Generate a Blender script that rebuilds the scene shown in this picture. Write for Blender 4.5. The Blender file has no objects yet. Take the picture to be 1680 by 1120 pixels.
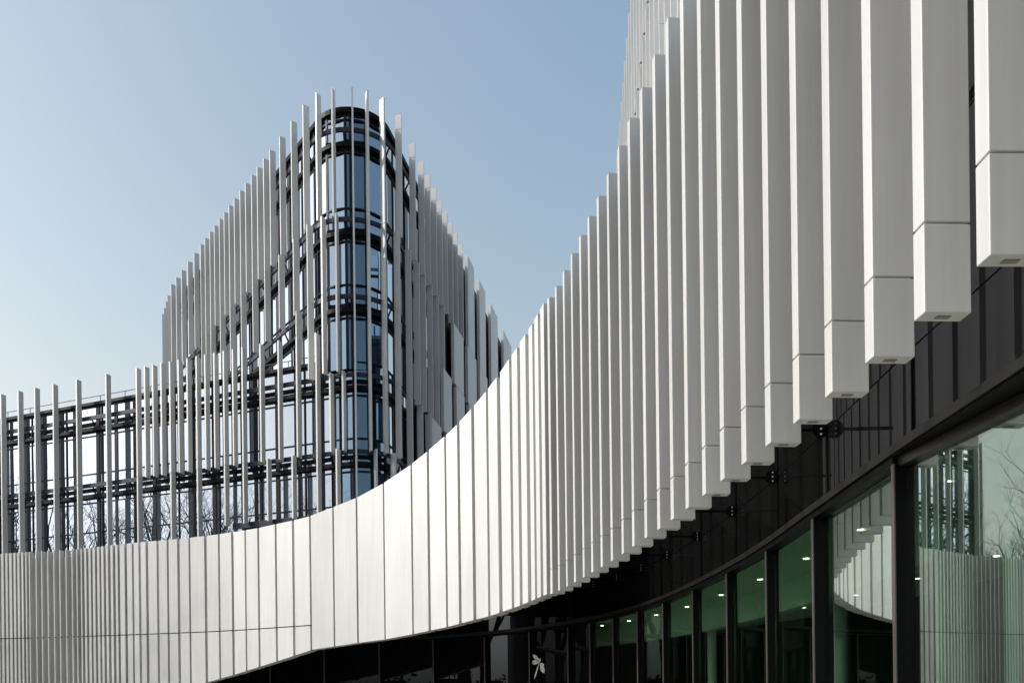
import bpy, math, random
from mathutils import Vector, Matrix
random.seed(7)
R = math.radians
sc = bpy.context.scene
COL = sc.collection

# ------------------------------------------------------------------ camera, sky, sun, exposure
FPX, CX, CY, RHO = 1400.0, 840.0, 1147.0, 0.01134       # focal length in px of a 1680 px wide picture, principal point, roll
S = 0.7                                                   # drawing units -> metres
EYE = 1.6 / S                                             # eye height in drawing units (z is measured from the eye)
cam_d = bpy.data.cameras.new('camera'); cam = bpy.data.objects.new('camera', cam_d); COL.objects.link(cam)
cam_d.sensor_width = 36; cam_d.lens = 36 * FPX / 1680; cam_d.shift_y = (CY - 560) / 1680
cam_d.clip_end = 3000; cam_d.clip_start = 0.05
c_, s_ = math.cos(RHO), math.sin(RHO)
m = Matrix(((c_, s_, 0, 0), (0, 0, -1, 0), (-s_, c_, 0, 1.6), (0, 0, 0, 1)))
cam.matrix_world = m
sc.camera = cam

SUN_AZ, SUN_EL = R(-99), R(31)                           # azimuth from +Y towards +X
world = bpy.data.worlds.new('World'); sc.world = world; world.use_nodes = True
nt = world.node_tree; nt.nodes.clear()
sky = nt.nodes.new('ShaderNodeTexSky'); sky.sky_type = 'NISHITA'; sky.sun_disc = False
sky.sun_elevation = SUN_EL; sky.sun_rotation = SUN_AZ
sky.air_density = 2.0; sky.dust_density = 3.2; sky.ozone_density = 2.5; sky.altitude = 0
bg = nt.nodes.new('ShaderNodeBackground'); bg.inputs[1].default_value = 0.15
wo = nt.nodes.new('ShaderNodeOutputWorld')
# the air near the horizon is white with haze: sky colour fades towards its own brightness
tc = nt.nodes.new('ShaderNodeTexCoord'); sx_ = nt.nodes.new('ShaderNodeSeparateXYZ'); nt.links.new(tc.outputs['Generated'], sx_.inputs[0])
om = nt.nodes.new('ShaderNodeMath'); om.operation = 'SUBTRACT'; om.inputs[0].default_value = 1.0; om.use_clamp = True; nt.links.new(sx_.outputs['Z'], om.inputs[1])
pw = nt.nodes.new('ShaderNodeMath'); pw.operation = 'POWER'; pw.inputs[1].default_value = 3.0; nt.links.new(om.outputs[0], pw.inputs[0])
ma = nt.nodes.new('ShaderNodeMath'); ma.operation = 'MULTIPLY_ADD'; ma.use_clamp = True; ma.inputs[1].default_value = 0.85; nt.links.new(pw.outputs[0], ma.inputs[0])
dp = nt.nodes.new('ShaderNodeVectorMath'); dp.operation = 'DOT_PRODUCT'; nt.links.new(tc.outputs['Generated'], dp.inputs[0])
dp.inputs[1].default_value = (math.sin(SUN_AZ) * math.cos(SUN_EL), math.cos(SUN_AZ) * math.cos(SUN_EL), math.sin(SUN_EL))
dc = nt.nodes.new('ShaderNodeMath'); dc.operation = 'MULTIPLY'; dc.inputs[1].default_value = 0.5; dc.use_clamp = True; nt.links.new(dp.outputs['Value'], dc.inputs[0])
nt.links.new(dc.outputs[0], ma.inputs[2])
bw = nt.nodes.new('ShaderNodeRGBToBW'); nt.links.new(sky.outputs[0], bw.inputs[0])
tn = nt.nodes.new('ShaderNodeVectorMath'); tn.operation = 'SCALE'; tn.inputs[0].default_value = (1.20, 1.20, 1.22); nt.links.new(bw.outputs[0], tn.inputs['Scale'])
hz = nt.nodes.new('ShaderNodeMix'); hz.data_type = 'RGBA'; nt.links.new(ma.outputs[0], hz.inputs[0])
nt.links.new(sky.outputs[0], hz.inputs[6]); nt.links.new(tn.outputs[0], hz.inputs[7]); nt.links.new(hz.outputs[2], bg.inputs[0]); nt.links.new(bg.outputs[0], wo.inputs[0])
sun_d = bpy.data.lights.new('sun', 'SUN'); sun_d.energy = 2.0; sun_d.angle = R(0.5); sun_d.color = (1, 0.972, 0.93)
sun = bpy.data.objects.new('sun', sun_d); COL.objects.link(sun)
sv = Vector((math.sin(SUN_AZ) * math.cos(SUN_EL), math.cos(SUN_AZ) * math.cos(SUN_EL), math.sin(SUN_EL)))
sun.rotation_euler = sv.to_track_quat('Z', 'Y').to_euler()
sc.view_settings.view_transform = 'Standard'; sc.view_settings.look = 'None'
sc.view_settings.exposure = 0.40; sc.view_settings.gamma = 1; sc.view_settings.use_curve_mapping = False
sc.cycles.max_bounces = 8; sc.cycles.transparent_max_bounces = 8

# ------------------------------------------------------------------ materials
def mat(name, col, rough=0.5, metal=0.0, noise=0.0, nscale=3.0, stretch=(1, 1, 1), bump=0.0, spec=0.5, bscale=None, streak=0.0):
    m_ = bpy.data.materials.new(name); m_.use_nodes = True
    t = m_.node_tree; b = t.nodes['Principled BSDF']
    b.inputs['Base Color'].default_value = (*col, 1); b.inputs['Roughness'].default_value = rough
    b.inputs['Metallic'].default_value = metal; b.inputs['Specular IOR Level'].default_value = spec
    if noise or bump:
        tc = t.nodes.new('ShaderNodeTexCoord'); mp = t.nodes.new('ShaderNodeMapping'); mp.inputs['Scale'].default_value = stretch
        n = t.nodes.new('ShaderNodeTexNoise'); n.inputs['Scale'].default_value = nscale; n.inputs['Detail'].default_value = 6
        t.links.new(tc.outputs['Object'], mp.inputs[0]); t.links.new(mp.outputs[0], n.inputs[0])
        if noise:
            oi = t.nodes.new('ShaderNodeObjectInfo')
            ad = t.nodes.new('ShaderNodeMath'); ad.operation = 'MULTIPLY_ADD'; ad.inputs[1].default_value = 0.35; 
            t.links.new(oi.outputs['Random'], ad.inputs[0]); t.links.new(n.outputs[0], ad.inputs[2])
            r = t.nodes.new('ShaderNodeMapRange'); r.inputs[1].default_value = 0.3; r.inputs[2].default_value = 1.05
            r.inputs[3].default_value = 1 - noise; r.inputs[4].default_value = 1 + noise * 0.6
            t.links.new(ad.outputs[0], r.inputs[0])
            mx = t.nodes.new('ShaderNodeVectorMath'); mx.operation = 'SCALE'; mx.inputs[0].default_value = col
            t.links.new(r.outputs[0], mx.inputs['Scale']); t.links.new(mx.outputs[0], b.inputs['Base Color'])
            if streak:
                m2 = t.nodes.new('ShaderNodeMapping'); m2.inputs['Scale'].default_value = (9, 9, 0.35); n3 = t.nodes.new('ShaderNodeTexNoise')
                n3.inputs['Scale'].default_value = 1.3; n3.inputs['Detail'].default_value = 4; t.links.new(tc.outputs['Object'], m2.inputs[0]); t.links.new(m2.outputs[0], n3.inputs[0])
                r3 = t.nodes.new('ShaderNodeMapRange'); r3.inputs[1].default_value = 0.35; r3.inputs[2].default_value = 0.7; r3.inputs[3].default_value = 1 - streak; r3.inputs[4].default_value = 1 + streak * .5
                ml_ = t.nodes.new('ShaderNodeMath'); ml_.operation = 'MULTIPLY'
                t.links.new(n3.outputs[0], r3.inputs[0]); t.links.new(r3.outputs[0], ml_.inputs[0]); t.links.new(r.outputs[0], ml_.inputs[1]); t.links.new(ml_.outputs[0], mx.inputs['Scale'])
            rr = t.nodes.new('ShaderNodeMapRange'); rr.inputs[3].default_value = rough - 0.07; rr.inputs[4].default_value = rough + 0.07
            t.links.new(n.outputs[0], rr.inputs[0]); t.links.new(rr.outputs[0], b.inputs['Roughness'])
        if bump:
            n2 = t.nodes.new('ShaderNodeTexNoise'); n2.inputs['Scale'].default_value = bscale or nscale * 6
            t.links.new(tc.outputs['Object'], n2.inputs[0])
            bp = t.nodes.new('ShaderNodeBump'); bp.inputs['Strength'].default_value = bump; bp.inputs['Distance'].default_value = 0.02
            t.links.new(n2.outputs[0], bp.inputs['Height']); t.links.new(bp.outputs[0], b.inputs['Normal'])
    return m_

def glass_mat(name, dark, tint, lo, hi, see=None, gtint=None, power=2.2, rough=0.0, wav=0.0, wscale=0.35):
    """coated glass: a mirror whose strength grows towards grazing over a dark room (or a tinted view through)"""
    m_ = bpy.data.materials.new(name); m_.use_nodes = True
    t = m_.node_tree; t.nodes.clear()
    out = t.nodes.new('ShaderNodeOutputMaterial'); mix = t.nodes.new('ShaderNodeMixShader')
    gl = t.nodes.new('ShaderNodeBsdfGlossy'); gl.inputs['Roughness'].default_value = rough; gl.inputs['Color'].default_value = (*tint, 1)
    gc = t.nodes.new('ShaderNodeMix'); gc.data_type = 'RGBA'; gc.inputs[6].default_value = (*tint, 1); gc.inputs[7].default_value = (*(gtint or tint), 1)
    t.links.new(gc.outputs[2], gl.inputs['Color'])
    if see: base = t.nodes.new('ShaderNodeBsdfTransparent'); base.inputs[0].default_value = (*see, 1)
    else: base = t.nodes.new('ShaderNodeBsdfDiffuse'); base.inputs[0].default_value = (*dark, 1)
    lw = t.nodes.new('ShaderNodeLayerWeight'); lw.inputs[0].default_value = 0.5
    pw = t.nodes.new('ShaderNodeMath'); pw.operation = 'POWER'; pw.inputs[1].default_value = power
    mr = t.nodes.new('ShaderNodeMapRange'); mr.inputs[3].default_value = lo; mr.inputs[4].default_value = hi
    t.links.new(lw.outputs['Facing'], pw.inputs[0]); t.links.new(pw.outputs[0], mr.inputs[0]); t.links.new(lw.outputs['Facing'], gc.inputs[0]); t.links.new(mr.outputs[0], mix.inputs[0])
    t.links.new(base.outputs[0], mix.inputs[1]); t.links.new(gl.outputs[0], mix.inputs[2]); t.links.new(mix.outputs[0], out.inputs[0])
    if wav:
        tc = t.nodes.new('ShaderNodeTexCoord'); n = t.nodes.new('ShaderNodeTexNoise'); n.inputs['Scale'].default_value = wscale; n.inputs['Detail'].default_value = 0
        bp = t.nodes.new('ShaderNodeBump'); bp.inputs['Strength'].default_value = wav; bp.inputs['Distance'].default_value = 0.02
        t.links.new(tc.outputs['Object'], n.inputs[0]); t.links.new(n.outputs[0], bp.inputs['Height']); t.links.new(bp.outputs[0], gl.inputs['Normal'])
    return m_

M = dict(
    fin=mat('white_cladding', (0.55, 0.543, 0.525), 0.44, metal=0.15, noise=0.13, streak=0.05, nscale=0.8, stretch=(1, 1, 0.35), bump=0.02, bscale=1.4),
    finT=mat('pale_fin_coating', (0.55, 0.546, 0.53), 0.46, metal=0.1, noise=0.06, streak=0.02, nscale=0.9, stretch=(1, 1, 0.3)),
    plate=mat('bronze_plate', (0.20, 0.165, 0.12), 0.5),
    frame=mat('anthracite_frame', (0.007, 0.009, 0.014), 0.45, noise=0.25, nscale=2, spec=0.12),
    rail=mat('dark_steel_rail', (0.020, 0.025, 0.036), 0.45, noise=0.1, spec=0.2),
    black=mat('black_frame', (0.003, 0.003, 0.0035), 0.4, spec=0.06),
    bronze=mat('brown_black_frame', (0.013, 0.011, 0.0095), 0.35, noise=0.2, spec=0.3),
    lit_face=mat('sunlit_mullion_face', (0.055, 0.048, 0.043), 0.35, noise=0.1),  # paler tone for the mullion face that the sun lights
    slab=mat('dark_slab_edge', (0.003, 0.003, 0.004), 0.5, spec=0.1),
    cap=mat('parapet_capping', (0.5, 0.51, 0.52), 0.4, noise=0.05),
    roof=mat('roof_membrane', (0.12, 0.12, 0.12), 0.8, noise=0.2),
    core=mat('dark_inner_wall', (0.02, 0.02, 0.022), 0.7),
    white=mat('white_film', (0.8, 0.8, 0.78), 0.5),
    inner=mat('interior_plaster', (0.78, 0.79, 0.76), 0.8, noise=0.05),
    inner2=mat('interior_render', (0.42, 0.43, 0.41), 0.8, noise=0.05),
    ifloor=mat('interior_floor', (0.28, 0.27, 0.25), 0.4, noise=0.1),
    idark=mat('interior_dark_wall', (0.05, 0.055, 0.05), 0.7, noise=0.2),
    paving=mat('plaza_paving', (0.39, 0.365, 0.32), 0.8, noise=0.12, nscale=0.3, bump=0.1),
    leaf=mat('hedge_leaf', (0.045, 0.065, 0.030), 0.7, noise=0.3, nscale=1),
    bark=mat('bark', (0.055, 0.045, 0.037), 0.9, noise=0.3),
    lamp=mat('downlight_glow', (1, 1, 1)),
)
b = M['lamp'].node_tree.nodes['Principled BSDF']; b.inputs['Emission Color'].default_value = (1, 0.9, 0.7, 1); b.inputs['Emission Strength'].default_value = 9
M['gT'] = glass_mat('blue_coated_glass', (0.012, 0.016, 0.024), (0.42, 0.70, 1.0), 0.20, 1.3, gtint=(1.15, 1.1, 1.05), power=1.6, wav=0.05)
M['gW'] = glass_mat('pale_coated_glass', (0.020, 0.026, 0.028), (0.78, 0.88, 1.0), 0.30, 0.74, wav=0.04)
M['gD'] = glass_mat('black_spandrel_glass', (0.006, 0.006, 0.006), (0.85, 0.87, 0.9), 0.025, 0.40, wav=0.03)
M['gE'] = glass_mat('entrance_dark_glass', (0.004, 0.004, 0.004), (0.8, 0.85, 0.85), 0.02, 0.16, wav=0.03)
M['gF'] = glass_mat('green_glass_far', (0, 0, 0), (0.93, 1.0, 0.96), 0.08, 0.42, see=(0.62, 0.76, 0.66), wav=0.02, wscale=0.5)
M['gG'] = glass_mat('green_shop_glass', (0, 0, 0), (0.93, 1.0, 0.96), 0.14, 0.95, see=(0.56, 0.68, 0.60), wav=0.02, wscale=0.5)

# ------------------------------------------------------------------ objects
ORI = {}
def empty(name, loc, label, cat, group=None):
    o = bpy.data.objects.new(name, None); COL.objects.link(o); o.location = loc
    o['label'] = label; o['category'] = cat; o.empty_display_size = 0.5
    if group: o['group'] = group
    ORI[o] = Vector(loc); return o
def obj(name, verts, faces, mt, parent=None, raw=False, kind=None, bevel=0, label=None):
    """verts in drawing units from the eye (raw: metres from the ground)"""
    org = ORI.get(parent, Vector((0, 0, 0)))
    vs = [Vector(v) if raw else Vector((v[0] * S, v[1] * S, (v[2] + EYE) * S)) for v in verts]
    me = bpy.data.meshes.new(name); me.from_pydata([v - org for v in vs], [], faces); me.update()
    me.materials.append(mt)
    o = bpy.data.objects.new(name, me); COL.objects.link(o)
    if parent: o.parent = parent; ORI[o] = Vector(org)
    if kind: o['kind'] = kind
    if label: o['label'] = label
    if bevel:
        md = o.modifiers.new('bevel', 'BEVEL'); md.width = bevel; md.segments = 2; md.limit_method = 'ANGLE'
    return o
class G:
    """collects shapes into one mesh"""
    def __init__(s): s.v = []; s.f = []
    def prism(s, poly, zb, zt):
        n = len(poly); k = len(s.v)
        zb = [zb] * n if not hasattr(zb, '__len__') else zb
        zt = [zt] * n if not hasattr(zt, '__len__') else zt
        s.v += [(p[0], p[1], z) for p, z in zip(poly, zb)] + [(p[0], p[1], z) for p, z in zip(poly, zt)]
        s.f += [tuple(range(k + n - 1, k - 1, -1)), tuple(range(k + n, k + 2 * n))]
        s.f += [(k + i, k + (i + 1) % n, k + n + (i + 1) % n, k + n + i) for i in range(n)]
        return s
    def strip(s, ca, cb, zb, zt):
        """closed box strip between two polylines of equal length"""
        k = len(s.v); n = len(ca)
        for a, b_ in zip(ca, cb): s.v += [(a[0], a[1], zb), (b_[0], b_[1], zb), (b_[0], b_[1], zt), (a[0], a[1], zt)]
        for i in range(n - 1):
            q = k + 4 * i
            for j in range(4): s.f.append((q + j, q + (j + 1) % 4, q + 4 + (j + 1) % 4, q + 4 + j))
        s.f += [(k, k + 3, k + 2, k + 1), (k + 4 * n - 4, k + 4 * n - 3, k + 4 * n - 2, k + 4 * n - 1)]
        return s
    def tube(s, a, b_, r0, r1, n=6):
        a = Vector(a); b_ = Vector(b_); d = (b_ - a)
        if d.length < 1e-6: return s
        d.normalize(); u = d.orthogonal().normalized(); w = d.cross(u); k = len(s.v)
        for p, r in ((a, r0), (b_, r1)):
            for i in range(n):
                an = 2 * math.pi * i / n; s.v.append(tuple(p + u * (r * math.cos(an)) + w * (r * math.sin(an))))
        s.f += [(k + i, k + (i + 1) % n, k + n + (i + 1) % n, k + n + i) for i in range(n)]
        s.f += [tuple(range(k + n - 1, k - 1, -1)), tuple(range(k + n, k + 2 * n))]
        return s
    def build(s, name, mt, parent=None, **kw): return obj(name, s.v, s.f, mt, parent, **kw)

# ------------------------------------------------------------------ plan curves (ordered left -> right)
def V2(x, y): return Vector((x, y))
class Curve:
    def __init__(s, pts):
        s.p = [V2(*q) for q in pts]; s.L = [0]
        for a, b_ in zip(s.p, s.p[1:]): s.L.append(s.L[-1] + (b_ - a).length)
        n = len(s.p); s.t = []
        for i in range(n):
            a = s.p[max(0, i - 1)]; b_ = s.p[min(n - 1, i + 1)]; s.t.append((b_ - a).normalized())
    def at(s, l):
        l = min(max(l, 0), s.L[-1]); i = 0
        lo, hi = 0, len(s.L) - 1
        while hi - lo > 1:
            mid = (lo + hi) // 2
            if s.L[mid] <= l: lo = mid
            else: hi = mid
        f = (l - s.L[lo]) / max(1e-9, s.L[hi] - s.L[lo])
        return s.p[lo].lerp(s.p[hi], f), s.t[lo].lerp(s.t[hi], f).normalized()
    def ray(s, mm):
        """arc length where the view line X = mm*Y meets the curve, nearest such point"""
        best = None
        for i in range(len(s.p) - 1):
            a, b_ = s.p[i], s.p[i + 1]; fa = a.x - mm * a.y; fb = b_.x - mm * b_.y
            if fa == fb: continue
            f = fa / (fa - fb)
            if -1e-6 <= f <= 1.000001:
                l = s.L[i] + f * (s.L[i + 1] - s.L[i]); y = a.y + f * (b_.y - a.y)
                if y > 0 and (best is None or y < best[0]): best = (y, l)
        if best is None: raise ValueError('ray misses curve %f' % mm)
        return best[1]
    def off(s, d):
        """offset away from the outside face; tangent runs left->right seen from outside, inward = rot(+90)"""
        return [q + V2(-t.y, t.x) * d for q, t in zip(s.p, s.t)]
    def sub(s, l0, l1, d0, d1, step=0.6):
        n = max(1, int(math.ceil((l1 - l0) / step))); A = []; B = []
        for i in range(n + 1):
            q, t = s.at(l0 + (l1 - l0) * i / n); nn = V2(-t.y, t.x); A.append(q + nn * d0); B.append(q + nn * d1)
        return A, B
def slope(x, y): return (x - CX) / FPX * c_ + (CY - y) / FPX * s_
def height(x, y, Y): return Y * (-(x - CX) / FPX * s_ + (CY - y) / FPX * c_)
def interp(kn, x):
    if x <= kn[0][0]: return kn[0][1]
    for (a, fa), (b_, fb) in zip(kn, kn[1:]):
        if x <= b_: return fa + (fb - fa) * (x - a) / (b_ - a)
    return kn[-1][1]
def smooth(pts, n=12):
    out = []; P = [V2(*p) for p in pts]
    for i in range(len(P) - 1):
        p0 = P[max(i - 1, 0)]; p1 = P[i]; p2 = P[i + 1]; p3 = P[min(i + 2, len(P) - 1)]
        for k in range(n):
            t = k / n
            out.append(0.5 * ((2 * p1) + (p2 - p0) * t + (2 * p0 - 5 * p1 + 4 * p2 - p3) * t * t + (3 * p1 - p0 - 3 * p2 + p3) * t ** 3))
    out.append(P[-1]); return out
def fillet(a, corner, b_, r, n=24):
    """polyline a -> rounded corner -> b"""
    a, c, b_ = V2(*a), V2(*corner), V2(*b_); u = (a - c).normalized(); v = (b_ - c).normalized()
    half = math.acos(max(-1, min(1, u.dot(v)))) / 2; d = r / math.tan(half); bis = (u + v).normalized(); cen = c + bis * (r / math.sin(half))
    p0 = c + u * d; p1 = c + v * d; a0 = math.atan2(p0.y - cen.y, p0.x - cen.x); a1 = math.atan2(p1.y - cen.y, p1.x - cen.x)
    while a1 - a0 > math.pi: a1 -= 2 * math.pi
    while a1 - a0 < -math.pi: a1 += 2 * math.pi
    pts = [tuple(a + (p0 - a) * i / 30) for i in range(30)]
    pts += [(cen.x + r * math.cos(a0 + (a1 - a0) * i / n), cen.y + r * math.sin(a0 + (a1 - a0) * i / n)) for i in range(n + 1)]
    pts += [tuple(p1 + (b_ - p1) * i / 30) for i in range(1, 31)]
    return pts
GZ = -EYE

def fin_piece(g, pl, pr, nn, w, zb, zt): g.prism([pl, pr, pr + nn * w, pl + nn * w], zb, zt)
def make_fin(parent, P, t, T, w, zb, zt, joints=(), mt=None, name='fin', bevel=0, sub='fin_section', gap=0.02):
    """blade centred at P on its curve, T tangent, thickness t; sections below a joint are children"""
    nn = V2(-T.y, T.x); pl = P - T * (t / 2); pr = P + T * (t / 2)
    cuts = [zt] + sorted(joints, reverse=True) + [zb]; top = None
    for i in range(len(cuts) - 1):
        g = G(); hi = cuts[i] - (gap / 2 if i else 0); lo = cuts[i + 1] + (gap / 2 if i < len(cuts) - 2 else 0)
        fin_piece(g, pl, pr, nn, w, lo, hi)
        if i < len(cuts) - 2:
            e = min(0.025, t * 0.2)
            g.prism([pl + T * e + nn * e, pr - T * e + nn * e, pr - T * e + nn * (w - e), pl + T * e + nn * (w - e)], lo - gap - 0.05, lo + 0.05)
        o = g.build(name if i == 0 else sub, mt or M['finT'], parent if i == 0 else top, bevel=bevel)
        if i == 0: top = o
    return top

# ================================================================== ground
g = G(); N = 3000
obj('ground', [(-N, -N, 0), (N, -N, 0), (N, N, 0), (-N, N, 0)], [(0, 1, 2, 3)], M['paving'], raw=True, kind='structure')

# ================================================================== curved fin wall
W = empty('curved_entrance_building', (4.0, 12, 0), 'low building with white fins sweeping in an S curve above dark ground floor glass', 'building')
near = [(4.40, 5.5), (4.37, 7.73), (4.33, 8.86), (4.23, 11.1), (4.09, 13.3), (3.90, 15.5), (3.73, 17.8), (3.51, 20.0), (3.23, 22.2), (2.94, 24.5), (2.58, 26.7), (2.2, 28.9), (1.57, 32.0)]
yk = [(860, 34.1), (820, 35.7), (780, 37.1), (735, 38.3), (690, 39.3), (650, 40.1), (600, 41.0), (512, 42.4), (420, 44.2), (340, 45.6), (200, 47.1), (100, 48.0), (0, 48.7), (-45, 48.9)]
far = [(slope(x, 1000) * y, y) for x, y in yk]
WC = Curve(smooth(list(reversed(near + far)), 14))
HB, HJ, HT = 3.97, 4.90, 15.08
# near fins, evenly spaced
FT = 0.22; FW = 0.5
lF22 = None
cor = [slope(x, y) for x, y in [(1624.3, 419), (1517, 512), (1433, 585), (1365, 643), (1311, 687), (1264, 726), (1224, 758), (1188, 784), (1157.5, 808), (1129.6, 832), (1105, 850), (1082.6, 866), (1061.5, 881), (1041, 895), (1023.4, 906), (1005.5, 916), (988.8, 925), (973.2, 934), (959, 942), (944.7, 950), (931.3, 957.5), (918.5, 965), (906.5, 973)]]
for k, mm in enumerate([None] + cor):
    if k == 0:
        l = WC.ray(cor[0]) + 1.12
    else: l = WC.ray(mm)
    P, T = WC.at(l); zb = HB
    Pc = P - T * (FT / 2)
    f = make_fin(W, Pc, FT, T, FW, zb, HT, [HJ], M['fin'], bevel=0.007 if k < 14 else 0, sub='end_panel', gap=0.022 if k < 8 else 0.03)
    if k < 10:
        nn = V2(-T.y, T.x); c0 = Pc + nn * 0.25; a, b_ = T * 0.035, nn * 0.075
        G().prism([c0 - a - b_, c0 + a - b_, c0 + a + b_, c0 - a + b_], zb - 0.008, zb + 0.01).build('soffit_light', M['plate'], f.children[0])
    lF22 = l
# closed panels of the middle, thin blades of the left: [left px, right px] of each lit face, measured at y~1000
top_k = [(-60, 912), (0, 908), (57, 904), (130, 900), (190, 893), (240, 888), (300, 883), (361, 875.7), (400, 869.8), (423, 866), (450.5, 860), (479, 854), (507.6, 847), (547, 832), (585, 817), (629, 793.6), (674, 764), (703, 741), (732, 716), (754, 695.5), (775.5, 672), (799.8, 643.6), (818.4, 620), (837, 592.5), (851, 572.8), (866, 549), (878, 531), (890, 511), (903, 487)]
bot_k = [(-60, 1300), (200, 1200), (260, 1150), (300, 1131), (340, 1118), (383, 1106), (454, 1083.7), (511.7, 1065), (587, 1053.8), (631, 1048), (676.7, 1039.5), (733.8, 1027.6), (807.6, 1008.6), (850, 994), (898, 974)]
faces = [(892, 897.6), (882, 888), (872, 878), (858, 867), (843.8, 853), (824.8, 839.8), (805, 819.5), (781.4, 801), (757.6, 776.7), (735, 753), (707, 732), (679, 703), (632.6, 676), (588, 630), (549.7, 585.6), (511.7, 547), (484, 508.5), (455, 480), (426.6, 452), (405, 423.4), (384, 402), (362, 380.7), (340, 358.5), (313.4, 336), (296, 310.5), (278, 291.7), (261.5, 274.6), (244, 257.6), (232, 240), (220.4, 228), (209, 217), (197.5, 205)]
blades = [(190, 193.6), (182.3, 186), (174.6, 178), (167, 170.6), (160, 163.5), (152.7, 156.5), (146, 149.6), (139, 142.2), (133, 135), (126, 127.6), (118, 119.5), (108, 109.6), (98, 99.6), (88.2, 89.8), (78.2, 79.8), (68, 69.6), (59, 60.4), (48.2, 49.7), (42, 44), (36, 38.8), (29.2, 32.4), (22.6, 26), (16, 20), (9.4, 13), (2.8, 6.6), (-4, -0.3), (-11, -7.2), (-18, -14), (-25, -21), (-32, -28)]
ZJ = 3.81
allf = [(a, b_, False) for a, b_ in faces] + [(a, b_, True) for a, b_ in blades]
for (xl, xr, blade) in allf:
    ll = WC.ray(slope(xl, 1000)); lr = WC.ray(slope(xr, 1000)); pl, tl = WC.at(ll); pr, tr = WC.at(lr); T = (pr - pl).normalized(); nn = V2(-T.y, T.x)
    w = 0.36 if blade else 0.5
    jj = random.uniform(-0.012, 0.012); pl = pl + nn * jj; pr = pr + nn * jj
    def zz(kn, x, P): 
        y = interp(kn, x); return height(x, y, P.y)
    ztl, ztr = zz(top_k, xl, pl), zz(top_k, xr, pr)
    if xr < 320: zbl = zbr = None
    zbl, zbr = max(GZ, zz(bot_k, xl, pl)), max(GZ, zz(bot_k, xr, pr))
    poly = [pl, pr, pr + nn * w, pl + nn * w]
    nm = 'cladding_panel' if not blade else 'fin'
    if xl > 505:
        G().prism(poly, [zbl, zbr, zbr, zbl], [ztl, ztr, ztr, ztl]).build(nm, M['fin'], W)
    else:
        gg = 0.026
        o = G().prism(poly, ZJ + gg, [ztl, ztr, ztr, ztl]).build(nm, M['fin'], W)
        G().prism([pl + T * .01 + nn * .02, pr - T * .01 + nn * .02, pr - T * .01 + nn * .13, pl + T * .01 + nn * .13], ZJ - gg + .002, ZJ + gg - .002).build('joint_seal', M['slab'], o)
        G().prism(poly, [zbl, zbr, zbr, zbl], ZJ - gg).build('lower_panel' if not blade else 'lower_fin', M['fin'], o)
# inner backing directly behind closed panels / fins (added to stop light; pale and shallow to brighten the gaps)
def backing(l0, l1, d, name, zfun, zb, step=0.8):
    n = int((l1 - l0) / step); v = []; f = []
    for i in range(n + 1):
        q, t = WC.at(l0 + (l1 - l0) * i / n); nn = V2(-t.y, t.x)
        for dd, z in ((d, zb(q)), (d + 0.15, zb(q)), (d + 0.15, zfun(q)), (d, zfun(q))): p = q + nn * dd; v.append((p.x, p.y, z))
    for i in range(n):
        k = 4 * i
        for j in range(4): f.append((k + j, k + (j + 1) % 4, k + 4 + (j + 1) % 4, k + 4 + j))
    f += [(0, 3, 2, 1), (4 * n, 4 * n + 1, 4 * n + 2, 4 * n + 3)]
    return obj(name, v, f, M['fin'], W)
def px_of(q): return CX + FPX * q.x / q.y
bz_ = (lambda q: height(px_of(q), interp(top_k, px_of(q)), q.y) - 0.35, lambda q: max(GZ, height(px_of(q), interp(bot_k, px_of(q)), q.y) + 0.12))
backing(0, WC.ray(slope(207, 1000)), 0.30, 'bounce_backing', *bz_)
backing(WC.ray(slope(207, 1000)) + .02, WC.ray(slope(897, 1000)), 0.14, 'bounce_backing', *bz_)

# dark glazing behind: outer line of the mullions
gpts = [(-33, 55), (-24, 53.5), (-14, 51.5), (-6, 49), (-0.5, 45.3), (3.1, 39.5), (4.95, 34), (5.7, 29), (6.02, 23.5), (6.03, 20), (5.88, 16.5), (5.72, 12.6), (5.69, 9.9), (5.65, 7), (5.6, 4.5)]
GC = Curve(smooth(gpts, 12))
ZT = 3.57
def local_top(l):
    """top of the dark glazing: stays under the crest of the fin wall in front of it"""
    q = GC.at(l)[0]; x = px_of(q)
    if x > 903 or q.y < 20: return HT - .6
    return height(x, interp(top_k, x), WC.at(WC.ray(q.x / q.y))[0].y) - 1.2
mull_px = [1468, 1335, 1258, 1193, 1137, 1088, 1046, 1006, 968, 932]
def tr_y(x): return interp([(932, 1030), (968, 1022), (1006, 1012), (1046, 1000), (1088, 984), (1137, 960), (1193, 934), (1258, 894), (1335, 842), (1468, 745)], x)
ml = [GC.ray(slope(x, (tr_y(x) + 1120) / 2)) for x in mull_px]
l_near = ml[0] + 3.9
marks = [l_near] + ml
while marks[-1] > 6: marks.append(marks[-1] - 3.6)
GD = 0.18                                                  # glass line behind mullion faces
for i, l in enumerate(marks):
    P, T = GC.at(l); nn = V2(-T.y, T.x)
    G().prism([P - T * .05, P + T * .05, P + T * .05 + nn * (GD + .1), P - T * .05 + nn * (GD + .1)], GZ, ZT - 0.14).build('mullion', M['black'], W, bevel=0.004 if i < 5 else 0)
    G().prism([P - T * .05 - nn * .02, P + T * .05 - nn * .02, P + T * .05 - nn * .001, P - T * .05 - nn * .001], GZ, ZT - 0.14).build('lit_face_strip', M['lit_face'], W)  # paler strip paints the sunlit outer face onto the black mullion
    # joint cover of the upper black glass
    G().prism([P - T * .015 + nn * .27, P + T * .015 + nn * .27, P + T * .015 + nn * .34, P - T * .015 + nn * .34], ZT + 0.16, local_top(l)).build('joint_profile', M['black'], W)
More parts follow.
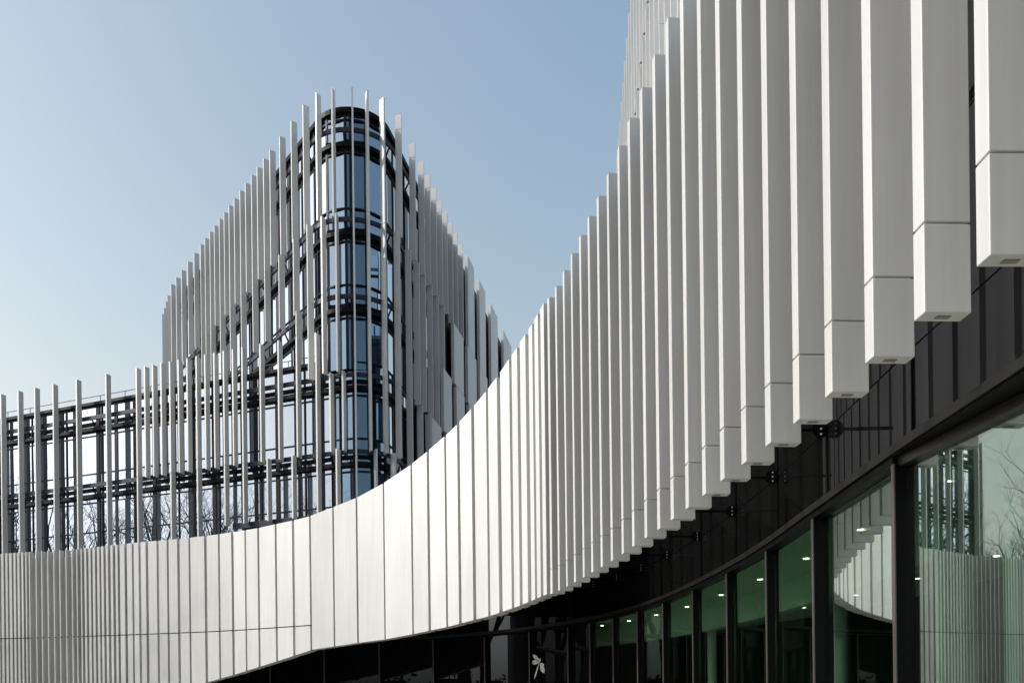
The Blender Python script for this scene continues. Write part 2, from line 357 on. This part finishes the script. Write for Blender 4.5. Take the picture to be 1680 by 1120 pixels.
A, B = GC.sub(0, ml[0], -0.02, GD + .1); G().strip(A, B, ZT - 0.13, ZT - 0.03).build('lower_transom', M['black'], W)
qa, ta = GC.at(ml[0]); qb, tb = GC.at(l_near); na = V2(-ta.y, ta.x); nb = V2(-tb.y, tb.x)
G().prism([qa + na * (GD - .12), qb + nb * (GD + .30), qb + nb * (GD + .55), qa + na * (GD + .12)], ZT - 0.17, ZT - 0.03).build('lower_transom', M['bronze'], W)
A, B = GC.sub(ml[0], l_near, -0.02, GD + .7); G().strip(A, B, ZT - 0.025, ZT - 0.005).build('soffit', M['black'], W)
A, B = GC.sub(0, GC.L[-1], -0.06, GD + .1); G().strip(A, B, ZT + 0.0, ZT + 0.13).build('upper_transom', M['bronze'], W)
def pane(cv, la, lb, d, zb, zt, mt, parent, name='pane', tilt=0.0, th=0.03, z_tilt=0.0, dl=0, dr=0):
    pa, ta = cv.at(la); pb, tb = cv.at(lb); na = V2(-ta.y, ta.x); nb = V2(-tb.y, tb.x)
    a = pa + na * (d + dl); b_ = pb + nb * (d + dr); T = (b_ - a).normalized(); n = V2(-T.y, T.x)
    e = tilt * (b_ - a).length; a = a - n * e; b_ = b_ + n * e
    g_ = G(); ZB, ZTt = zb, zt; zt_ = z_tilt * (zt - zb)
    k = [(a.x, a.y, zb), (b_.x, b_.y, zb), (b_.x + n.x * zt_, b_.y + n.y * zt_, zt), (a.x + n.x * zt_, a.y + n.y * zt_, zt)]
    g_.v = k + [(p[0] + n.x * th, p[1] + n.y * th, p[2]) for p in k]
    g_.f = [(0, 1, 2, 3), (7, 6, 5, 4), (1, 0, 4, 5), (2, 1, 5, 6), (3, 2, 6, 7), (0, 3, 7, 4)]
    return g_.build(name, mt, parent)
for i in range(len(marks) - 1):
    lb, la = marks[i], marks[i + 1]
    if i == 0:      # the nearest pane stands turned outwards
        pass
    dl = dr = 0.0
    if i == 0: dl, dr = 0.0, 0.42
    pane(GC, la + .05, lb - .05, GD, GZ, ZT - 0.15, M['gG'] if i < 2 else (M['gF'] if i < 9 else M['gE']), W, 'green_pane', tilt=random.uniform(-.002, .002), dl=dl, dr=dr)
    zz_ = [ZT + .15, 5.17, 7.6, 10.2, 12.8, HT - .6]
    q, t_ = GC.at((la + lb) / 2)
    lt = min(local_top(la), local_top(lb)); zz_ = [z for z in zz_ if z < lt - .5] + [lt]
    for z0, z1 in zip(zz_, zz_[1:]):
        pane(GC, la + .02, lb - .02, .30, z0 + .015, z1 - .015, M['gD'] if i < 6 else M['gE'], W, 'spandrel_pane', tilt=random.uniform(-.0015, .0015))
# the bays nearer than the turned pane, to close the front
pane(GC, l_near + .05, GC.L[-1], GD, GZ, ZT - .15, M['gG'], W, 'green_pane')
for z0, z1 in ((ZT + .16, 5.15), (5.19, 9.9), (9.93, HT - .6)): pane(GC, l_near + .02, GC.L[-1], .30, z0, z1, M['gD'], W, 'spandrel_pane')
A, B = GC.sub(0, ml[0], GD + .11, GD + .61); G().strip(A, B, ZT - .15, ZT - .05).build('ceiling', M['inner'], W)
# inner core + unseen roof slab added to keep sky light off the glass
n = 80; v = []; f = []
for i in range(n + 1):
    l = GC.L[-1] * i / n; q, t = GC.at(l); nn = V2(-t.y, t.x); lt = local_top(l) + .1
    for dd, z in ((.36, ZT + .13), (.6, ZT + .13), (.6, lt), (.36, lt)): p = q + nn * dd; v.append((p.x, p.y, z))
for i in range(n):
    k = 4 * i
    for j in range(4): f.append((k + j, k + (j + 1) % 4, k + 4 + (j + 1) % 4, k + 4 + j))
obj('inner_wall', v, f, M['core'], W)
nr = 60; v = []; f = []
for i in range(nr + 1):
    q, _ = WC.at(WC.L[-1] * i / nr); q2, t2 = GC.at(GC.L[-1] * i / nr); q2 = q2 + V2(-t2.y, t2.x) * 9
    z = HT - .45 if px_of(q) > 900 or q.y < 10 else height(px_of(q), interp(top_k, px_of(q)), q.y) - 1.1
    q = WC.at(WC.L[-1] * i / nr)[0]; t = WC.at(WC.L[-1] * i / nr)[1]; q = q + V2(-t.y, t.x) * (.45 if px_of(q) < 900 and q.y > 10 else .75)
    v += [(q.x, q.y, z), (q2.x, q2.y, z), (q.x, q.y, z + .1), (q2.x, q2.y, z + .1)]
for i in range(nr):
    k = 4 * i; f += [(k, k + 4, k + 5, k + 1), (k + 2, k + 3, k + 7, k + 6), (k, k + 2, k + 6, k + 4), (k + 1, k + 5, k + 7, k + 3)]
obj('roof', v, f, M['roof'], W)
# point brackets holding the fins
for i, l in list(enumerate(marks))[2:13]:
    P, T = GC.at(l); nn = V2(-T.y, T.x); z = 5.17
    w0 = P - nn * 0.95; a = P + nn * 0.28
    gg = G().tube((w0.x, w0.y, z), (a.x, a.y, z), .035, .035, 8)
    br = gg.build('bracket', M['black'], W)
    c0 = P + nn * 0.16
    pl = G().tube((c0.x - T.x * .035, c0.y - T.y * .035, z), (c0.x + T.x * .035, c0.y + T.y * .035, z), .17, .17, 20)
    pl.tube((c0.x + T.x * .035, c0.y + T.y * .035, z), (c0.x + T.x * .05, c0.y + T.y * .05, z), .10, .10, 16)
    pl.build('bracket_plate', M['black'], br)
    gb = G()
    for dz in (-.1, 0, .1):
        gb.tube((c0.x + T.x * .05, c0.y + T.y * .05, z + dz), (c0.x + T.x * .065, c0.y + T.y * .065, z + dz), .018, .018, 6)
    gb.build('bolt', M['cap'], br, kind='stuff')
# continuous steel rails behind the fins
for z in (9.6, 14.0):
    A, B = WC.sub(WC.L[-1] * .55, WC.L[-1] - .5, .51, .58)
    G().strip(A, B, z - .05, z + .05).build('fin_rail', M['black'], W)
# rooms behind the green glass
A, B = GC.sub(0, GC.L[-1], GD + .62, 10); G().strip(A, B, ZT - .14, ZT - .05).build('ceiling', M['inner'], W)
A, B = GC.sub(0, GC.L[-1], GD + .3, 10); G().strip(A, B, GZ + .01, GZ + .04).build('interior_floor', M['ifloor'], W)
A, B = GC.sub(0, GC.L[-1], 8.5, 8.7); G().strip(A, B, GZ + .04, ZT - .14).build('back_wall', M['idark'], W)
A, B = GC.sub(GC.L[-1] * .3, GC.L[-1], 2.2, 2.5); G().strip(A, B, ZT - 1.0, ZT - .14).build('bulkhead', M['inner'], W)
for i, l in enumerate(marks[:11]):
    P, T = GC.at(l - 1.1); nn = V2(-T.y, T.x)
    for dd in (1.3, 3.8, 6.0):
        c0 = P + nn * dd
        G().tube((c0.x, c0.y, ZT - .16), (c0.x, c0.y, ZT - .139), .07, .07, 12).build('downlight', M['lamp'], W)
for l, dd in ((ml[3], 3.2), (ml[6], 3.2)):
    P, T = GC.at(l); nn = V2(-T.y, T.x); c0 = P + nn * dd
    G().tube((c0.x, c0.y, GZ + .04), (c0.x, c0.y, ZT - .14), .18, .18, 20).build('interior_column', M['white'], W)

for l, dd in ((ml[0] + .75, 1.3), (ml[0] - 1.2, 1.2)):
    P, T = GC.at(l); nn = V2(-T.y, T.x); c0 = P + nn * dd
    G().prism([c0 - T * .16, c0 + T * .16, c0 + T * .16 + nn * .5, c0 - T * .16 + nn * .5], GZ + .04, ZT - .14).build('interior_column', M['inner2'], W)
# ================================================================== tower and wing
A_, B_, C_, D_, E_ = 35.0, 29.4, 23.8, 18.2, 13.6; PT = 44.2
apex = (-9.5, 56.0); Ld = (-.607, .795); Rd = (.191, .982)
UC = Curve(fillet((apex[0] + Ld[0] * 62, apex[1] + Ld[1] * 62), apex, (apex[0] + Rd[0] * 75, apex[1] + Rd[1] * 75), 3.9))
# wing line meets the tower's right side
w0 = (-11.5, 61.45); wd = (-.934, .358)
# intersection with right line
den = Rd[0] * -wd[1] - Rd[1] * -wd[0]
ax, ay = w0[0] - apex[0], w0[1] - apex[1]
a_par = (ax * -wd[1] - ay * -wd[0]) / den
cx_, cy_ = apex[0] + Rd[0] * a_par, apex[1] + Rd[1] * a_par
LC = Curve(fillet((w0[0] + wd[0] * 50, w0[1] + wd[1] * 50), (cx_, cy_), (apex[0] + Rd[0] * 75, apex[1] + Rd[1] * 75), 3.4))

TW = empty('office_tower', (-9.0, 46, 0), 'tall wedge shaped office tower with a rounded glass corner, ringed by thin vertical white fins', 'building')
WG = empty('office_wing', (-22, 47, 0), 'four storey glass office wing at the left with widely spaced vertical fins', 'building')
TF = 0.125; TWD = 0.48
def tfin(parent, cv, x, y, zt, zb, joints=(), t=TF, w=TWD):
    P, T = cv.at(cv.ray(slope(x, y))); return make_fin(parent, P, t, T, w, zb, zt, joints, M['finT'], gap=0.035)
BOT = 6.0
# tower, left side, upper tier
toA = [288, 297, 307.5, 318, 351.5, 367.8, 384.6, 403.3, 422.9, 443.9]
toB = [279.5, 328.5, 336, 344, 359.8, 376, 394.2, 413.3, 433.4]
for x in toA: tfin(TW, UC, x + .6, 450, PT, A_ - .05)
for x in toB: tfin(TW, UC, x + .6, 450, PT, B_ - .05, [A_])
for x in (458.5, 477.5, 497.3, 518.8, 545): tfin(TW, UC, x + .8, 300, PT, A_ - .05)
for x, zb, jn in ((456.5, B_, ()), (480.5, B_, ()), (503.3, C_, (B_,)), (527, C_, (B_,)), (550.5, C_, (B_,))): tfin(TW, UC, x + .6, 430, A_ + .12, zb - .05, jn)
for x in (485.2,): tfin(TW, UC, x + .5, 530, B_ + .12, C_ - .05)
# far end of the left side turns away: four thin blades
q0 = UC.at(UC.ray(slope(279.5, 450)))[0]
for k in range(4):
    P = q0 + V2(-.06 - .05 * k, 1.7 + 1.5 * k) + V2(-.607, .795) * .8
    mm = slope(275.2 - 3.2 * k, 480); P = V2(mm * P.y, P.y)
    make_fin(TW, P, TF, V2(.25, -.97).normalized(), TWD, B_, PT, (A_,), M['finT'])
# nose and right side
tfin(TW, UC, 579.5, 300, PT, BOT, (A_, B_, C_, D_))
tfin(TW, UC, 605, 300, PT, D_ - .05, (A_, B_, C_))
tfin(TW, UC, 632.3, 360, PT, D_ - .05, (A_, B_, C_))
for x in (660.5, 682.5, 696.5, 706.5, 716.3, 725.5, 734, 742.5, 750.5, 759): tfin(TW, UC, x, 380, PT, A_ - .05, (43.1,))
tfin(TW, UC, 656.2, 450, A_ + .12, D_ - .05, (B_, C_))
tfin(TW, UC, 674.6, 450, A_ + .12, BOT, (B_, C_, D_))
tfin(TW, UC, 688.6, 500, A_ + .12, C_ - .05, (B_,))
tfin(TW, UC, 698.8, 500, A_ + .12, C_ - .05, (B_,))
tfin(TW, UC, 709.6, 500, A_ + .12, D_ - .05, (B_, C_))
tfin(TW, UC, 719.6, 500, A_ + .12, C_ - .05, (B_,))
tfin(TW, UC, 729.2, 520, A_ + .12, B_ - .05)
tfin(TW, UC, 694, 680, C_ + .12, BOT, (D_,))
tfin(TW, UC, 707, 690, C_ + .12, BOT, (D_,))
# nose, lower storeys
for x in (541.5, 562.5): tfin(TW, LC, x, 680, C_ + .12, D_ - .05)
for x in (552, 618.5, 650): tfin(TW, LC, x, 780, D_ + .12, BOT)
# wide closed panels far along the right side
def rp(s_): return V2(apex[0] + Rd[0] * s_, apex[1] + Rd[1] * s_)
Rt = V2(*Rd); Rn = V2(-Rd[1], Rd[0])
def wide(s0, s1, zb, zt):
    a, b_ = rp(s0), rp(s1); w = .30
    G().prism([a, b_, b_ + Rn * w, a + Rn * w], zb + .02, zt - .02).build('cladding_panel', M['finT'], TW)
for s0, s1 in ((29.3, 32.0), (34.3, 37.2), (39.9, 43.6), (47, 51.9), (55, 60), (63, 68)): wide(s0, s1, A_, PT)
for s0, s1 in ((23.6, 27.2), (28.9, 32.6), (34.2, 37.8), (40, 44), (47, 52)): wide(s0, s1, B_, A_)
for s0, s1 in ((19.8, 22.6), (24.3, 27.4), (29.2, 32.6), (35, 38.5), (41, 45)): wide(s0, s1, C_, B_)
for s0, s1 in ((15.9, 18.9), (20.6, 23.6), (25.4, 28.5), (31, 35)): wide(s0, s1, D_, C_)
for s0, s1 in ((14, 17), (19, 22), (24, 27)): wide(s0, s1, E_, D_)
# wing fins
for x in (-66, -28, 1.5, 30, 57.3, 87.3, 125.8, 174.3, 224.3): tfin(WG, LC, x + .7, 760, 26.95, BOT, (D_, ))
for x in (278.6, 322.3): tfin(WG, LC, x + .7, 720, 26.95, BOT, (D_,))
for x in (237.5, 250.7, 264.3, 292.7, 307, 336.5, 351.5, 382, 427.2, 457, 487): tfin(WG, LC, x + .7, 720, 26.95, D_ - .1)
for x in (367, 397.5): tfin(WG, LC, x + .7, 720, 26.95, E_, (D_,))
tfin(WG, LC, 519.5, 700, 26.95, BOT, (D_,))
for x in (437.8, 478.8): tfin(WG, LC, x + .7, 790, D_ + .1, E_)

# floors: rails, slab edges, transoms; glazing
def storeys(parent, cv, l0, l1, levels, ztop, zlow, gm, step=2.0, first=0.0, skip=None, gd=1.25, thickm=.17):
    """levels: rail heights from the top down"""
    for z in levels:
        A, B = cv.sub(l0, l1, .54, .68); G().strip(A, B, z - .16, z + .16).build('rail', M['rail'], parent)
        A, B = cv.sub(l0, l1, gd - .30, gd + .25); G().strip(A, B, z - .92, z - .62).build('slab_edge', M['slab'], parent)
        for dz in (-1.28, 1.15):
            if zlow < z + dz < ztop:
                A, B = cv.sub(l0, l1, gd - .06, gd + .05); G().strip(A, B, z + dz - .05, z + dz + .05).build('transom', M['frame'], parent)
    # mullions: broad ones with thin ones beside
    n = int((l1 - l0 - first) / step); ms = [l0 + first + step * i for i in range(n + 1)]
    br = G()
    for i, l in enumerate(ms):
        P, T = cv.at(l); nn = V2(-T.y, T.x); h = thickm
        G().prism([P - T * h + nn * (gd - .05), P + T * h + nn * (gd - .05), P + T * h + nn * (gd + .3), P - T * h + nn * (gd + .3)], zlow, ztop).build('mullion', M['frame'], parent)
        if i % 2 == 0 and l + .5 < l1:
            Q, U = cv.at(l + .5); mm = V2(-U.y, U.x)
            G().prism([Q - U * .05 + mm * (gd - .08), Q + U * .05 + mm * (gd - .08), Q + U * .05 + mm * (gd + .05), Q - U * .05 + mm * (gd + .05)], zlow, ztop).build('glazing_bar', M['frame'], parent)
        for z in levels:
            if i % 2: continue
            a0 = P + nn * .66; a1 = P + nn * (gd - .28)
            br.prism([a0 - T * .04, a0 + T * .04, a1 + T * .04, a1 - T * .04], [z - .2, z - .2, z - .8, z - .8], [z - .02, z - .02, z - .55, z - .55])
    br.build('bracket_row', M['frame'], parent, kind='stuff')
    zs = [ztop]
    for z in levels:
        for q in (z + 1.15, z - .62, z - .92, z - 1.28):
            if zlow + .2 < q < ztop - .2: zs.append(q)
    zs.append(zlow)
    edges = ([l0] if first > .3 else []) + ms + ([l1] if l1 - ms[-1] > .3 else [])
    for la, lb in zip(edges, edges[1:]):
        for z1, z0 in zip(zs, zs[1:]):
            if any(abs(z1 - (z - .62)) < .01 for z in levels): continue
            pane(cv, la + .02, lb - .02, gd, z0 + .01, z1 - .01, gm, parent, 'pane', tilt=random.gauss(0, .0022), z_tilt=random.gauss(0, .002))
# tower above the wing: whole curve, levels top, A, B (C at the wing roof)
Lu = UC.L[-1]; l_nose = UC.ray(slope(580, 600)); l_right = None
lU0 = UC.ray(slope(281, 450)); 
# right side glazing stops where closed panels begin
def s_to_l(s_):
    p = rp(s_); best = min(range(len(UC.p)), key=lambda i: (UC.p[i] - p).length); return UC.L[best]
lU1 = s_to_l(22)
storeys(TW, UC, lU0, lU1, [41.5, A_, B_], 43.1, C_ + .6, M['gT'], step=2.3, first=.6, thickm=.10)
A, B = UC.sub(lU0, lU1, 1.0, 1.6); G().strip(A, B, 43.1, 43.45).build('parapet', M['black'], TW)
# lower storeys, common to wing and nose
lL_split = LC.ray(slope(528, 720)); lL1 = min(range(len(LC.p)), key=lambda i: (LC.p[i] - rp(18)).length); lL1 = LC.L[lL1]
lL0 = LC.ray(slope(-85, 760))
storeys(WG, LC, lL0, lL_split, [C_, D_], 25.05, 5.0, M['gW'], step=2.0, first=.3)
storeys(TW, LC, lL_split, lL1, [C_, D_], 25.05, 5.0, M['gT'], step=2.0, first=.3, thickm=.12)
A, B = LC.sub(lL0, lL_split + 1.5, 1.0, 1.5); G().strip(A, B, 25.06, 25.3).build('parapet', M['frame'], WG)
A, B = LC.sub(lL0, lL_split - 2, 1.3, 1.7); G().strip(A, B, 25.31, 25.42).build('parapet_capping', M['cap'], WG)
P, T = LC.at(lL0); nn = V2(-T.y, T.x); G().prism([P - T * .35 + nn * .5, P - T * .01 + nn * .5, P - T * .01 + nn * 9, P - T * .35 + nn * 9], GZ, 25.5).build('end_wall', M['finT'], WG)
# low transom and beam E
A, B = LC.sub(lL0, lL_split + 4, 1.19, 1.3); G().strip(A, B, 14.4, 14.5).build('transom', M['frame'], WG)
lE = LC.ray(slope(374, 860)); A, B = LC.sub(lE, lL_split + 6, .54, .72); G().strip(A, B, E_ - .22, E_ + .22).build('rail', M['rail'], WG)
A, B = LC.sub(lE + 1.0, lL_split + 6, .75, 1.5); G().strip(A, B, E_ - .85, E_ - .25).build('slab_edge', M['slab'], WG)
# roof guard rail
gr = G(); l = lL0; last = None
A, B = LC.sub(lL0, lL_split - 1.5, 1.62, 1.66); gr.strip(A, B, 26.0, 26.05)
while l < lL_split - 1.5:
    P, T = LC.at(l); q = P + V2(-T.y, T.x) * 1.64; gr.tube((q.x, q.y, 25.4), (q.x, q.y, 26.02), .03, .03, 5); l += 2.7
gr.build('guard_rail', M['rail'], WG)
# closed cores behind the glass, so that buildings have mass
def core(parent, poly, zb, zt, name='core', mt=None):
    G().prism([V2(*p) for p in poly], zb, zt).build(name, mt or M['core'], parent)
cu = [UC.at(lU0 + (Lu - 1 - lU0) * i / 60) for i in range(61)]
poly = [tuple(p + V2(-t.y, t.x) * 1.9) for p, t in cu]
core(TW, poly, 25.6, 43.0, 'inner_wall'); 
G().prism([V2(*p) for p in poly], 43.01, 43.1).build('roof', M['roof'], TW)
cl = [LC.at(lL0 + (LC.L[-1] - 1 - lL0) * i / 60) for i in range(61)]
poly = [tuple(p + V2(-t.y, t.x) * 1.9) for p, t in cl] + [(-34, 100)]
core(WG, poly, GZ, 24.9, 'inner_wall'); G().prism([V2(*p) for p in poly], 24.91, 25.5).build('roof', M['roof'], WG)
# black wall between the wide panels
A_l = [rp(s_) + Rn * .62 for s_ in (13.5, 30, 50, 70)]; B_l = [rp(s_) + Rn * 1.0 for s_ in (13.5, 30, 50, 70)]
G().strip(A_l[0:1] + A_l[1:], B_l, 5, C_).build('black_wall', M['slab'], TW)
A_l = [rp(s_) + Rn * .62 for s_ in (19.5, 70)]; B_l = [rp(s_) + Rn * 1.0 for s_ in (19.5, 70)]
G().strip(A_l, B_l, C_, B_).build('black_wall', M['slab'], TW)
A_l = [rp(s_) + Rn * .62 for s_ in (22.0, 70)]; B_l = [rp(s_) + Rn * 1.0 for s_ in (22.0, 70)]
G().strip(A_l, B_l, B_, 43.3).build('black_wall', M['slab'], TW)

# ================================================================== block behind the right hand fins
BK = empty('office_block', (6, 30, 0), 'high office block with closely set white fins rising behind the curved wall at the right', 'building')
bx0 = lambda y: 4.15 + .07 * y
BT = V2(-.07, -1).normalized()
y = 26.5; k = 0
while y < 82:
    make_fin(BK, V2(bx0(y), y), .2, BT, .5, A_ - .05, PT, (), M['finT'])
    make_fin(BK, V2(bx0(y + .6) , y + .6), .2, BT, .5, B_ - 8, A_ + .1, (B_,), M['finT'])
    y += 2.05; k += 1
G().prism([V2(bx0(24) + 1.3, 24), V2(bx0(84) + 1.3, 84), V2(40, 84), V2(40, 24)], 15.2, 43.2).build('mirror_core', M['gT'], BK)  # core given mirror glass so the tower corner picks up sky blue
for z in (41.5, A_, B_, C_, D_):
    G().prism([V2(bx0(25) + .55, 25), V2(bx0(83) + .55, 83), V2(bx0(83) + .7, 83), V2(bx0(25) + .7, 25)], z - .12, z + .12).build('rail', M['rail'], BK)

# ================================================================== dragonfly sign on the dark glass
P, T = GC.at(GC.ray(slope(882, 1090))); nn = V2(-T.y, T.x); P = P + nn * (GD - .03)
def leaf(a, b_, w, n=8):
    """petal outline from a to b, width w towards b"""
    a, b_ = V2(*a), V2(*b_); d = b_ - a; p = V2(-d.y, d.x).normalized(); out = []
    for i in range(n + 1): t = i / n; out.append(a + d * t + p * (w * math.sin(math.pi * t ** 1.4) * .5))
    for i in range(n - 1, 0, -1): t = i / n; out.append(a + d * t - p * (w * math.sin(math.pi * t ** 1.4) * .5))
    return out
dv = []; df = []
def flat(poly, lift):
    k = len(dv); n = len(poly)
    for dd in (lift, lift - .012):
        for q in poly:
            w_ = P + T * q.x + nn * (-dd); dv.append((w_.x, w_.y, q.y))
    df.append(tuple(range(k, k + n))); df.append(tuple(range(k + 2 * n - 1, k + n - 1, -1)))
    for i in range(n): df.append((k + i, k + (i + 1) % n, k + n + (i + 1) % n, k + n + i))
z0 = height(876, 1086, P.y); sx = P.y / FPX
fx = 1 / max(.2, abs(T.x * P.y - T.y * P.x) / P.length)
def L_(ax, ay, bx, by, w, lift): flat([V2(q.x * fx, q.y) for q in leaf((ax * sx, z0 + ay * sx), (bx * sx, z0 + by * sx), w * sx)], lift)
L_(0, 2, -12, 14, 6, .012); L_(0, 0, -14, 1.5, 8, .015); L_(0, 0, 12, -10, 6, .018); L_(0, -1, 7, -18, 7, .021); L_(-.5, 1, -9.5, -27, 2.2, .024); L_(-1, -1, .6, 7, 3.2, .027)
sg = empty('dragonfly_sign', (P.x * S, P.y * S, 1.6), 'small white dragonfly emblem on the black entrance glass under the curved wall', 'sign')
obj('emblem', dv, df, M['white'], sg)

# ================================================================== bare trees (seen mirrored in the glass)
def tree_mesh(seed, h):
    rnd = random.Random(seed); tr = G(); cr = G()
    def grow(p, d, ln, r, lvl):
        n = 3 if lvl < 2 else 2
        for i in range(n):
            d2 = (d + Vector((rnd.uniform(-.18, .18), rnd.uniform(-.18, .18), rnd.uniform(-.02, .12)))).normalized()
            q = p + d2 * (ln / n); r2 = r * (.86 if lvl < 5 else .8)
            (tr if lvl == 0 else cr).tube(p, q, r, r2, 6 if lvl < 2 else (4 if lvl < 4 else 3)); p, d, r = q, d2, r2
            if lvl >= 1 and lvl < 6 and rnd.random() < .6: 
                sd = Vector((rnd.uniform(-1, 1), rnd.uniform(-1, 1), rnd.uniform(-.1, .6))).normalized()
                grow(p, (d + sd * 1.1).normalized(), ln * .5, r * .5, lvl + 2)
        if lvl < 6:
            for k in range(rnd.choice((2, 3)) if lvl else 4):
                sd = Vector((rnd.uniform(-1, 1), rnd.uniform(-1, 1), rnd.uniform(-.2, .5))).normalized()
                grow(p, (d + sd * (.75 if lvl else .6)).normalized(), ln * rnd.uniform(.62, .82), r * .66, lvl + 1)
    grow(Vector((0, 0, 0)), Vector((0, 0, 1)), h * .24, h * .026, 0)
    return tr, cr
protos = []
for sd, h in ((3, 17), (11, 15), (23, 18)):
    tr, cr = tree_mesh(sd, h); protos.append((tr, cr))
made = []
spots = [(-50, 30, 1.9, 0), (-56, 42, 2.0, 1), (-50, 17, 1.85, 2), (-62, 36, 2.0, 0), (-52, 6, 2.0, 1), (-56, 54, 1.8, 2), (-66, 50, 2.0, 1), (-68, 64, 1.8, 0), (-62, 74, 1.7, 2), (-54, 66, 1.8, 1), (-60, 23, 2.0, 2), (-56, -8, 1.8, 0), (-76, 95, 1.7, 2), (-84, 84, 1.7, 0), (-52, 80, 1.6, 1), (-66, 100, 1.8, 0), (-58, 12, 1.9, 1), (-48, 47, 1.8, 0), (-64, 2, 1.9, 2), (-70, 30, 2.0, 1)]
src = {}
for x, y, s__, k in spots:
    e = empty('bare_tree', (x, y, 0), 'tall bare winter tree seen only as a mirror image in the office glass', 'tree', 'bare trees mirrored in the glass')
    e.scale = (s__, s__, s__); e.rotation_euler = (0, 0, random.uniform(0, 6.28))
    if k not in src:
        saved = ORI.pop(e); tr, cr = protos[k]
        a = obj('trunk', tr.v, tr.f, M['bark'], None, raw=True); a.parent = e
        b_ = obj('crown', cr.v, cr.f, M['bark'], None, raw=True); b_.parent = e; src[k] = (a, b_)
    else:
        for o in src[k]: c = o.copy(); COL.objects.link(c); c.parent = e
for p in protos: print('TREE', max(v[2] for v in p[1].v), max(abs(v[0]) for v in p[1].v))
hg = G(); rnd = random.Random(5)
hx = lambda y: -34 - .25 * max(0, y - 20)
for i in range(9000):
    y = rnd.uniform(-40, 110); x = hx(y) + rnd.uniform(-1.6, 1.6); z = rnd.uniform(0.1, 3.4 + .5 * math.sin(y * .9) + .3 * math.sin(y * 2.3)); a = rnd.uniform(.12, .3)
    u = Vector((rnd.gauss(0, 1), rnd.gauss(0, 1), rnd.gauss(0, 1))).normalized() * a; w = u.orthogonal().normalized() * a * .6; c = Vector((x, y, z)); k = len(hg.v)
    hg.v += [tuple(c - u), tuple(c - w), tuple(c + u), tuple(c + w)]; hg.f.append((k, k + 1, k + 2, k + 3))
he = empty('hedge', (-40, 20, 0), 'long dark evergreen hedge at the foot of the bare trees, mirrored in the glass', 'hedge')
hb = G()
for i in range(60):
    y0 = -40 + 2.5 * i; hb.prism([V2(hx(y0) - 1.1, y0), V2(hx(y0) + 1.1, y0), V2(hx(y0 + 2.5) + 1.1, y0 + 2.5), V2(hx(y0 + 2.5) - 1.1, y0 + 2.5)], 0, 2.9 + .4 * math.sin(y0 * .9))
obj('trunk_mass', hb.v, hb.f, M['leaf'], he, raw=True)
obj('foliage', hg.v, hg.f, M['leaf'], he, raw=True, kind='stuff')
print('objects', len(bpy.data.objects), 'tree faces', [len(p[1].f) for p in protos])
